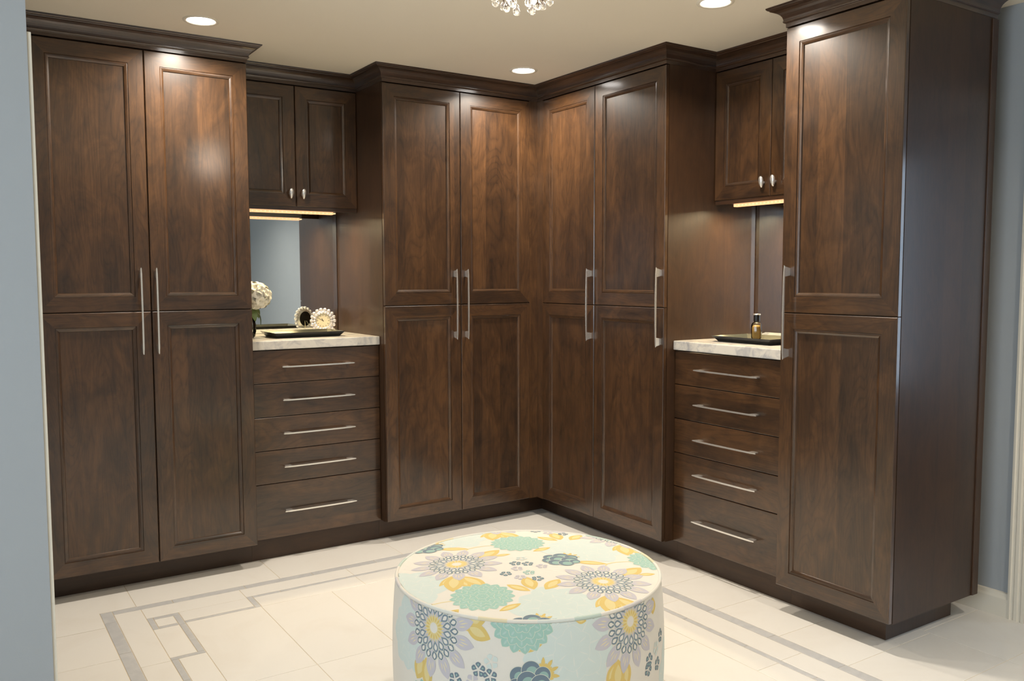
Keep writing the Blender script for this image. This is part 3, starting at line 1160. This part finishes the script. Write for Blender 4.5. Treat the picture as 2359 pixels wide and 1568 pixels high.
m = MB().lathe([(0.0135, 0.088), (0.0145, 0.089), (0.0145, 0.116), (0.0135, 0.117)], n=24)
obj('cap', m.mesh('cap', M['black'], smooth=False), bt)
m = MB().lathe([(0.0170, 0.1172), (0.0175, 0.1185), (0.0175, 0.1215), (0.0165, 0.123)], n=24)
obj('cap_ring', m.mesh('cap_ring', M['chrome']), bt)

# ------------------------------------------------------------------ ottoman with printed floral cover
OX, OY, OZ = -1.331, -1.842, 0.462
OR = 0.409
rt = Vector((math.sin(YAW), -math.cos(YAW)))     # fabric "right" and "away" on the floor plan
aw = Vector((math.cos(YAW), math.sin(YAW)))
TH0 = math.atan2(-aw.y, -aw.x)
SR = lambda z: OR + 0.003 + 0.013 * math.sin(PI * max(0.0, min(1.0, z / OZ))) ** 0.7     # side bulge


def srgb(r, g, b):
    f = lambda c: (c / 255 / 12.92) if c <= 10 else (((c / 255) + 0.055) / 1.055) ** 2.4
    return (f(r), f(g), f(b))


FC = dict(cream=(0.79, 0.745, 0.655), lav=(0.575, 0.545, 0.575), slate=(0.155, 0.215, 0.265), slate2=(0.21, 0.27, 0.32), green=(0.355, 0.56, 0.475),
          line=(0.70, 0.70, 0.56), aqua=(0.65, 0.725, 0.675), aqua2=(0.715, 0.75, 0.685), yel=(0.73, 0.535, 0.165), yel2=(0.78, 0.645, 0.30),
          dgreen=(0.30, 0.46, 0.41), ylite=(0.80, 0.70, 0.44))


def fabric_mat():
    m, nt, b = new_mat('printed_cotton')
    at = N(nt, 'ShaderNodeAttribute', attribute_name='print')
    tc = N(nt, 'ShaderNodeTexCoord')
    nz = N(nt, 'ShaderNodeTexNoise')
    sset(nz, Scale=900.0, Detail=1.0)
    nt.links.new(tc.outputs['Object'], nz.inputs['Vector'])
    c = mixc(nt, mathn(nt, 'MULTIPLY', nz.outputs[0], 0.12), at.outputs['Color'], (0.5, 0.46, 0.38))
    nt.links.new(c, b.inputs['Base Color'])
    bp = N(nt, 'ShaderNodeBump')
    sset(bp, Strength=0.12, Distance=0.0006)
    nt.links.new(nz.outputs[0], bp.inputs['Height'])
    nt.links.new(bp.outputs[0], b.inputs['Normal'])
    sset(b, Roughness=0.85)
    b.inputs['Specular IOR Level'].default_value = 0.2
    b.inputs['Sheen Weight'].default_value = 0.1
    return m


M['fabric'] = fabric_mat()


def dome(r):
    t = min(1.0, r / OR)
    return OZ + 0.002 + 0.016 * (1 - t * t) ** 0.8


class Print:
    """coloured shapes lying on the cover, finely divided so they follow its curve;
    mapping puts fabric coordinates on the surface, levels stack overlapping shapes"""
    STEP = 0.0000105

    def __init__(self, mapping, cell):
        self.map = mapping
        self.cell = cell
        self.v, self.f, self.c = [], [], []
        self.lv = 0

    def grid(self, rows, col, closed=False):
        lay = self.lv * self.STEP
        i = len(self.v)
        n = len(rows[0])
        for r in rows:
            for x, y in r:
                self.v.append(self.map(x, y, lay))
        for j in range(len(rows) - 1):
            for k in range(n if closed else n - 1):
                l = (k + 1) % n
                self.f.append((i + j * n + k, i + j * n + l, i + (j + 1) * n + l, i + (j + 1) * n + k))
                self.c.append(col)

    def poly(self, pts, col):
        """star-shaped outline filled by rings around its middle"""
        cx = sum(p[0] for p in pts) / len(pts)
        cy = sum(p[1] for p in pts) / len(pts)
        size = max(math.hypot(x - cx, y - cy) for x, y in pts)
        m = max(2, math.ceil(size / self.cell))
        rows = [[(cx + (x - cx) * (0.02 + 0.98 * j / m), cy + (y - cy) * (0.02 + 0.98 * j / m)) for x, y in pts] for j in range(m + 1)]
        self.grid(rows, col, True)

    def band(self, pts, w, col):
        rows = []
        for j, (x, y) in enumerate(pts):
            a, b = pts[max(j - 1, 0)], pts[min(j + 1, len(pts) - 1)]
            dx, dy = b[0] - a[0], b[1] - a[1]
            L = math.hypot(dx, dy) or 1
            t = j / (len(pts) - 1)
            ww = w * (0.45 + 0.55 * math.sin(PI * (0.1 + 0.8 * t)))
            rows.append([(x - dy / L * ww, y + dx / L * ww), (x + dy / L * ww, y - dx / L * ww)])
        self.grid(rows, col)

    # motifs -----------------------------------------------------------
    def lens(self, x0, y0, x1, y1, w, col, fat=0.5):
        """leaf/petal outline from (x0,y0) to (x1,y1); fat<0.5 puts the belly near the start"""
        dx, dy = x1 - x0, y1 - y0
        L = math.hypot(dx, dy)
        ux, uy = dx / L, dy / L
        e = math.log(0.5) / math.log(fat)
        n = max(7, math.ceil(L / self.cell))
        m = max(1, math.ceil(w / self.cell))
        rows = []
        for j in range(n + 1):
            t = 0.5 - 0.5 * math.cos(PI * j / n)
            ww = w * math.sin(PI * t ** e) ** 0.85 if 0 < j < n else 0.0
            px, py = x0 + dx * t, y0 + dy * t
            rows.append([(px - uy * ww * k / m, py + ux * ww * k / m) for k in range(-m, m + 1)])
        self.grid(rows, col)

    def leaf(self, x0, y0, x1, y1, w):
        lv = self.lv
        self.lens(x0, y0, x1, y1, w, FC['yel'])
        self.lv = lv + 1
        mx, my = x0 + (x1 - x0) * 0.15, y0 + (y1 - y0) * 0.15
        nx, ny = x0 + (x1 - x0) * 0.8, y0 + (y1 - y0) * 0.8
        self.lens(mx, my, nx, ny, w * 0.5, FC['yel2'])
        self.lv = lv + 2

    def drop(self, x, y, a, r0, r1, w, col, fat=0.62):
        c, s = math.cos(a), math.sin(a)
        self.lens(x + c * r0, y + s * r0, x + c * r1, y + s * r1, w, col, fat)

    def disc(self, x, y, r, col, n=18):
        n = max(n, math.ceil(2 * PI * r / self.cell))
        self.poly([(x + r * math.cos(2 * PI * k / n), y + r * math.sin(2 * PI * k / n)) for k in range(n)], col)

    def ring(self, x, y, n, ph, r0, r1, w, col, fat=0.6, wob=0.0):
        for k in range(n):
            self.drop(x, y, ph + 2 * PI * k / n, r0, r1 * (1 + wob * math.sin(k * 2.3)), w, col, fat)
        self.lv += 1

    def daisy(self, x, y, s=1.0, ph=0.0):
        self.lv = 46
        self.ring(x, y, 13, ph, 0.060 * s, 0.145 * s, 0.0195 * s, FC['lav'], 0.56)
        for d in (-0.075, 0.0, 0.075):
            self.ring(x, y, 13, ph + d, (0.095 if d else 0.100) * s, (0.117 if d else 0.127) * s, 0.0015 * s, FC['ylite'], 0.5)
            self.lv -= 1
        self.lv += 1
        self.disc(x, y, 0.066 * s, FC['lav'], 36)
        self.lv += 1
        self.ring(x, y, 20, ph + 0.1, 0.060 * s, 0.0925 * s, 0.0118 * s, FC['line'], 0.6)
        self.ring(x, y, 20, ph + 0.1, 0.061 * s, 0.0910 * s, 0.0105 * s, FC['slate'], 0.6)
        self.ring(x, y, 20, ph + 0.1, 0.069 * s, 0.0870 * s, 0.0056 * s, FC['cream'], 0.58)
        self.ring(x, y, 15, ph, 0.034 * s, 0.0700 * s, 0.0125 * s, FC['line'], 0.62)
        self.ring(x, y, 15, ph, 0.035 * s, 0.0685 * s, 0.0110 * s, FC['slate2'], 0.62)
        self.ring(x, y, 15, ph, 0.044 * s, 0.0630 * s, 0.0058 * s, FC['cream'], 0.58)
        n = 48
        self.poly([(x + (0.041 if k % 2 else 0.029) * s * math.cos(2 * PI * k / n), y + (0.041 if k % 2 else 0.029) * s * math.sin(2 * PI * k / n))
                   for k in range(n)], FC['yel2'])
        self.lv += 1
        self.ring(x, y, 16, 0.1, 0.017 * s, 0.034 * s, 0.0026 * s, FC['yel'], 0.5)
        self.disc(x, y, 0.015 * s, FC['cream'], 14)

    def dahlia(self, x, y, s=1.0, col='green'):
        self.lv = 22
        hi = tuple(c * 0.78 + 0.17 for c in FC[col])
        self.disc(x, y, 0.070 * s, FC['line'], 30)
        self.lv += 1
        for r0, r1, n, w, ph in ((0.042, 0.094, 17, 0.0150, 0.0), (0.030, 0.077, 14, 0.0150, 0.2), (0.016, 0.058, 11, 0.0142, 0.1),
                                 (0.004, 0.038, 8, 0.0125, 0.4), (0.0, 0.019, 6, 0.0075, 0)):
            self.ring(x, y, n, ph, r0 * s, (r1 + 0.0011) * s, (w + 0.0012) * s, FC['line'], 0.66)
            self.ring(x, y, n, ph, r0 * s, r1 * s, w * s, FC[col], 0.66)
            self.ring(x, y, n, ph, (r0 * 0.45 + r1 * 0.55) * s, r1 * 0.93 * s, w * s * 0.20, hi, 0.5)

    def pale(self, x, y, s=1.0, ph=0.0):
        self.lv = 1
        self.disc(x, y, 0.085 * s, FC['aqua'], 30)
        self.lv += 1
        for r0, r1, n, w in ((0.03, 0.135, 9, 0.041), (0.015, 0.098, 8, 0.034), (0.0, 0.06, 6, 0.026)):
            p = ph + r1 * 9
            self.ring(x, y, n, p, r0 * s, (r1 + 0.0016) * s, w * s * 1.05, FC['aqua2'], 0.64, 0.08)
            self.ring(x, y, n, p, r0 * s, r1 * s, w * s, FC['aqua'], 0.64, 0.08)
            self.ring(x, y, n, p + 0.08, (r0 + 0.35 * (r1 - r0)) * s, r1 * 0.86 * s, w * s * 0.07, FC['aqua2'], 0.5)

    def bud(self, x, y, s=1.0, ang=0.0):
        sc = ((-0.034, 0.020, 0.024), (0.0, 0.034, 0.026), (0.032, 0.022, 0.022), (-0.040, -0.010, 0.022), (-0.010, 0.004, 0.028),
              (0.026, -0.004, 0.027), (-0.020, -0.030, 0.024), (0.014, -0.034, 0.025), (0.042, -0.018, 0.017))
        c, si = math.cos(ang), math.sin(ang)
        for k, (dx, dy, rr) in enumerate(sc):
            px, py = x + s * (dx * c - dy * si), y + s * (dx * si + dy * c)
            self.lv = 62 + 3 * k
            self.disc(px, py, rr * s * 1.05, FC['line'], 16)
            self.lv += 1
            self.disc(px, py, rr * s, FC['slate'], 16)
            self.lv += 1
            self.disc(px + 0.003 * s, py - 0.004 * s, rr * s * 0.62, FC['dgreen'], 14)

    def stamen(self, x, y, s=1.0, a0=0.0):
        self.lv = 61
        for k in range(9):
            a = a0 - 1.1 + 2.2 * k / 8
            self.drop(x, y, a, 0.004 * s, (0.030 + 0.014 * (k % 2)) * s, 0.0048 * s, FC['yel'], 0.65)

    def small(self, x, y, s=1.0, col='slate', ph=0.3, eye=True):
        self.lv = 43
        self.ring(x, y, 5, ph, 0.003 * s, 0.0185 * s, 0.0072 * s, FC[col], 0.68)
        if eye:
            self.ring(x, y, 5, ph, 0.009 * s, 0.015 * s, 0.0022 * s, FC['dgreen' if col == 'slate' else 'aqua'], 0.5)

    def cluster(self, x, y):
        self.lv = 13
        self.leaf(x + 0.03, y + 0.158, x - 0.078, y + 0.171, 0.017)
        self.lv = 13
        self.band([(x + 0.012, y + 0.09), (x + 0.014, y + 0.11), (x + 0.018, y + 0.13), (x + 0.023, y + 0.145), (x + 0.03, y + 0.158), (x + 0.045, y + 0.17),
                   (x + 0.06, y + 0.178), (x + 0.085, y + 0.187), (x + 0.115, y + 0.192)], 0.0026, FC['yel2'])
        for q in ((0.062, 0.052, 0.132, 0.138, 0.027), (0.115, 0.070, 0.170, 0.091, 0.011), (0.0, -0.10, -0.040, -0.184, 0.013),
                  (0.263, 0.299, 0.332, 0.251, 0.017), (0.421, 0.343, 0.376, 0.262, 0.022), (0.244, 0.119, 0.304, 0.166, 0.014)):
            self.lv = 13
            self.leaf(x + q[0], y + q[1], x + q[2], y + q[3], q[4])
        for q in ((0.006, -0.11, 0.052, -0.204, 0.019), (0.318, 0.362, 0.343, 0.262, 0.024)):
            self.lv = 15
            self.leaf(x + q[0], y + q[1], x + q[2], y + q[3], q[4])
        self.lv = 17
        self.leaf(x + 0.0, y - 0.10, x + 0.004, y - 0.228, 0.030)
        self.lv = 19
        self.leaf(x + 0.018, y - 0.110, x + 0.100, y - 0.196, 0.024)

    def build(self, name, parent):
        me = bpy.data.meshes.new(name)
        me.from_pydata(self.v, [], self.f)
        ca = me.color_attributes.new('print', 'FLOAT_COLOR', 'CORNER')
        flat = []
        for f, c in zip(self.f, self.c):
            flat.extend((c[0], c[1], c[2], 1.0) * len(f))
        ca.data.foreach_set('color', flat)
        me.materials.append(M['fabric'])
        me.update()
        me.polygons.foreach_set('use_smooth', [True] * len(me.polygons))
        o = obj(name, me, parent)
        o['kind'] = 'stuff'
        return o


def paint(me, col):
    ca = me.color_attributes.new('print', 'FLOAT_COLOR', 'CORNER')
    for d in ca.data:
        d.color = (*col, 1)


ot = thing('ottoman', 'round drum ottoman in a floral print cover with piped edge', 'ottoman', (OX, OY, 0))
# body: closed drum, gathered very slightly below the seam
m = MB()
n = 128
prof = []
for j in range(17):
    z = 0.012 + (OZ - 0.012) * j / 16
    prof.append((z, SR(z)))
for j, (z, r) in enumerate(prof):
    for k in range(n):
        a = 2 * PI * k / n
        m.v.append((r * math.cos(a), r * math.sin(a), z))
for j in range(len(prof) - 1):
    for k in range(n):
        l = (k + 1) % n
        m.f.append((j * n + k, j * n + l, (j + 1) * n + l, (j + 1) * n + k))
        m.mi.append(0)
m.f.append(tuple(range(n - 1, -1, -1)))
m.mi.append(0)
me = m.mesh('skirt', M['fabric'], smooth=True)
paint(me, FC['cream'])
obj('skirt', me, ot)
m = MB()
rs = [0.0005, 0.1, 0.2, 0.28, 0.33, 0.365, 0.39, 0.402, OR]
m.lathe([(r, dome(r)) for r in rs], n=n, cap0=True, cap1=False)
me = m.mesh('top_panel', M['fabric'], smooth=True)
paint(me, FC['cream'])
obj('top_panel', me, ot)
m = MB().tube([((OR + 0.001) * math.cos(2 * PI * k / n), (OR + 0.001) * math.sin(2 * PI * k / n), OZ + 0.001) for k in range(n)], 0.0054, 8, closed=True)
me = m.mesh('piping', M['fabric'], smooth=True)
ca = me.color_attributes.new('print', 'FLOAT_COLOR', 'CORNER')
segc = [FC['cream'], FC['aqua2'], FC['cream'], FC['yel2'], FC['cream'], FC['aqua'], FC['green'], FC['cream'], FC['lav'], FC['cream']]
for p in me.polygons:
    a = math.atan2(p.center.y, p.center.x)
    c = segc[int((a + PI) / (2 * PI) * 29.99) % 10]
    c = tuple(0.55 * x + 0.45 * y for x, y in zip(c, FC['cream']))
    for li in p.loop_indices:
        ca.data[li].color = (*c, 1)
obj('piping', me, ot)


def map_top(a, b, lay):
    p = rt * a + aw * b
    r = p.length
    if r > OR - 0.0045:
        p *= (OR - 0.0045) / r
        r = OR - 0.0045
    return (p.x, p.y, dome(r) + lay + 0.0001)


def map_side(a, z, lay):
    z = min(max(z, 0.012), OZ - 0.004)
    th = TH0 + a / 0.435
    r = SR(z) + lay + 0.0001
    return (r * math.cos(th), r * math.sin(th), z)


# fabric lattice measured on the top: two repeat vectors
V1, V2 = Vector((0.447, -0.155)), Vector((0.104, 0.485))
DA = Vector((-0.228 + 0.003, 0.054 - 0.040))
pr = Print(map_top, 0.006)
cells = []
for i in range(-2, 4):
    for j in range(-2, 3):
        c = DA + V1 * i + V2 * j
        cells.append(c)


def near(c, dx, dy, rad):
    return math.hypot(c.x + dx, c.y + dy) < OR + rad * 0.85


for c in cells:
    if near(c, 0.304, -0.339, 0.13):
        pr.pale(c.x + 0.304, c.y - 0.339)
for c in cells:
    if near(c, 0.1, 0.05, 0.35):
        pr.cluster(c.x, c.y)
for c in cells:
    if near(c, 0.09, -0.268, 0.09):
        pr.dahlia(c.x + 0.09, c.y - 0.268)
for c in cells:
    if near(c, 0, 0, 0.13):
        pr.daisy(c.x, c.y)
for c in cells:
    if near(c, 0.333, 0.035, 0.05):
        pr.stamen(c.x + 0.352, c.y + 0.062, 1.0, 0.9)
        pr.bud(c.x + 0.333, c.y + 0.035)
for c in cells:
    if near(c, 0.2, -0.06, 0.08):
        for dx, dy, col in ((0.185, -0.004, 'slate'), (0.224, -0.008, 'slate'), (0.156, -0.097, 'slate'), (0.252, -0.138, 'slate'),
                            (0.227, -0.087, 'green'), (0.190, -0.052, 'lav'), (0.268, -0.030, 'lav'), (0.205, 0.045, 'aqua'), (0.20, -0.128, 'lav')):
            if near(c, dx, dy, 0.0):
                pr.small(c.x + dx, c.y + dy, 1.05, col, dx * 30, col in ('slate', 'green'))
pr.build('top_print', ot)

ps = Print(map_side, 0.0045)


def side_set(a0):
    ps.pale(a0 + 0.118, 0.385)
    ps.pale(a0 - 0.425, 0.352, 0.8)
    ps.pale(a0 + 0.60, 0.16)
    ps.pale(a0 - 0.10, 0.12)
    ps.lv = 13
    ps.leaf(a0 - 0.222, 0.434, a0 - 0.128, 0.463, 0.022)
    ps.lv = 15
    ps.leaf(a0 - 0.190, 0.440, a0 - 0.114, 0.412, 0.022)
    ps.lv = 13
    ps.leaf(a0 + 0.036, 0.409, a0 - 0.045, 0.391, 0.017)
    ps.lv = 13
    ps.leaf(a0 + 0.128, 0.462, a0 + 0.162, 0.455, 0.010)
    ps.lv = 13
    ps.leaf(a0 + 0.455, 0.452, a0 + 0.446, 0.405, 0.022)
    ps.lv = 13
    ps.leaf(a0 - 0.345, 0.318, a0 - 0.372, 0.245, 0.026)
    ps.lv = 15
    ps.leaf(a0 - 0.330, 0.32, a0 - 0.322, 0.225, 0.022)
    ps.lv = 13
    ps.leaf(a0 + 0.262, 0.325, a0 + 0.222, 0.270, 0.016)
    ps.lv = 17
    ps.leaf(a0 + 0.265, 0.33, a0 + 0.262, 0.235, 0.026)
    ps.lv = 15
    ps.leaf(a0 + 0.285, 0.33, a0 + 0.302, 0.240, 0.022)
    ps.dahlia(a0 - 0.024, 0.470, 0.98)
    ps.dahlia(a0 - 0.325, 0.165, 0.95)
    ps.dahlia(a0 + 0.34, 0.13, 0.95)
    ps.daisy(a0 - 0.302, 0.410, 0.98, 0.3)
    ps.daisy(a0 + 0.320, 0.422, 0.98, 0.1)
    ps.daisy(a0 + 0.10, 0.12, 0.98, 0.2)
    ps.stamen(a0 + 0.032, 0.322, 1.1, 0.7)
    ps.bud(a0 + 0.0, 0.300, 1.0)
    for dx, z, col in ((-0.148, 0.326, 'slate'), (-0.114, 0.312, 'slate'), (-0.220, 0.286, 'slate'), (-0.111, 0.352, 'aqua'), (-0.165, 0.29, 'lav'),
                       (0.505, 0.322, 'slate'), (0.411, 0.283, 'slate'), (0.404, 0.258, 'slate'), (0.46, 0.30, 'aqua'), (0.47, 0.25, 'slate')):
        ps.small(a0 + dx, z, 1.15, col, dx * 40, col == 'slate')


side_set(0.435 * PI)
side_set(0.0)
ps.build('side_print', ot)
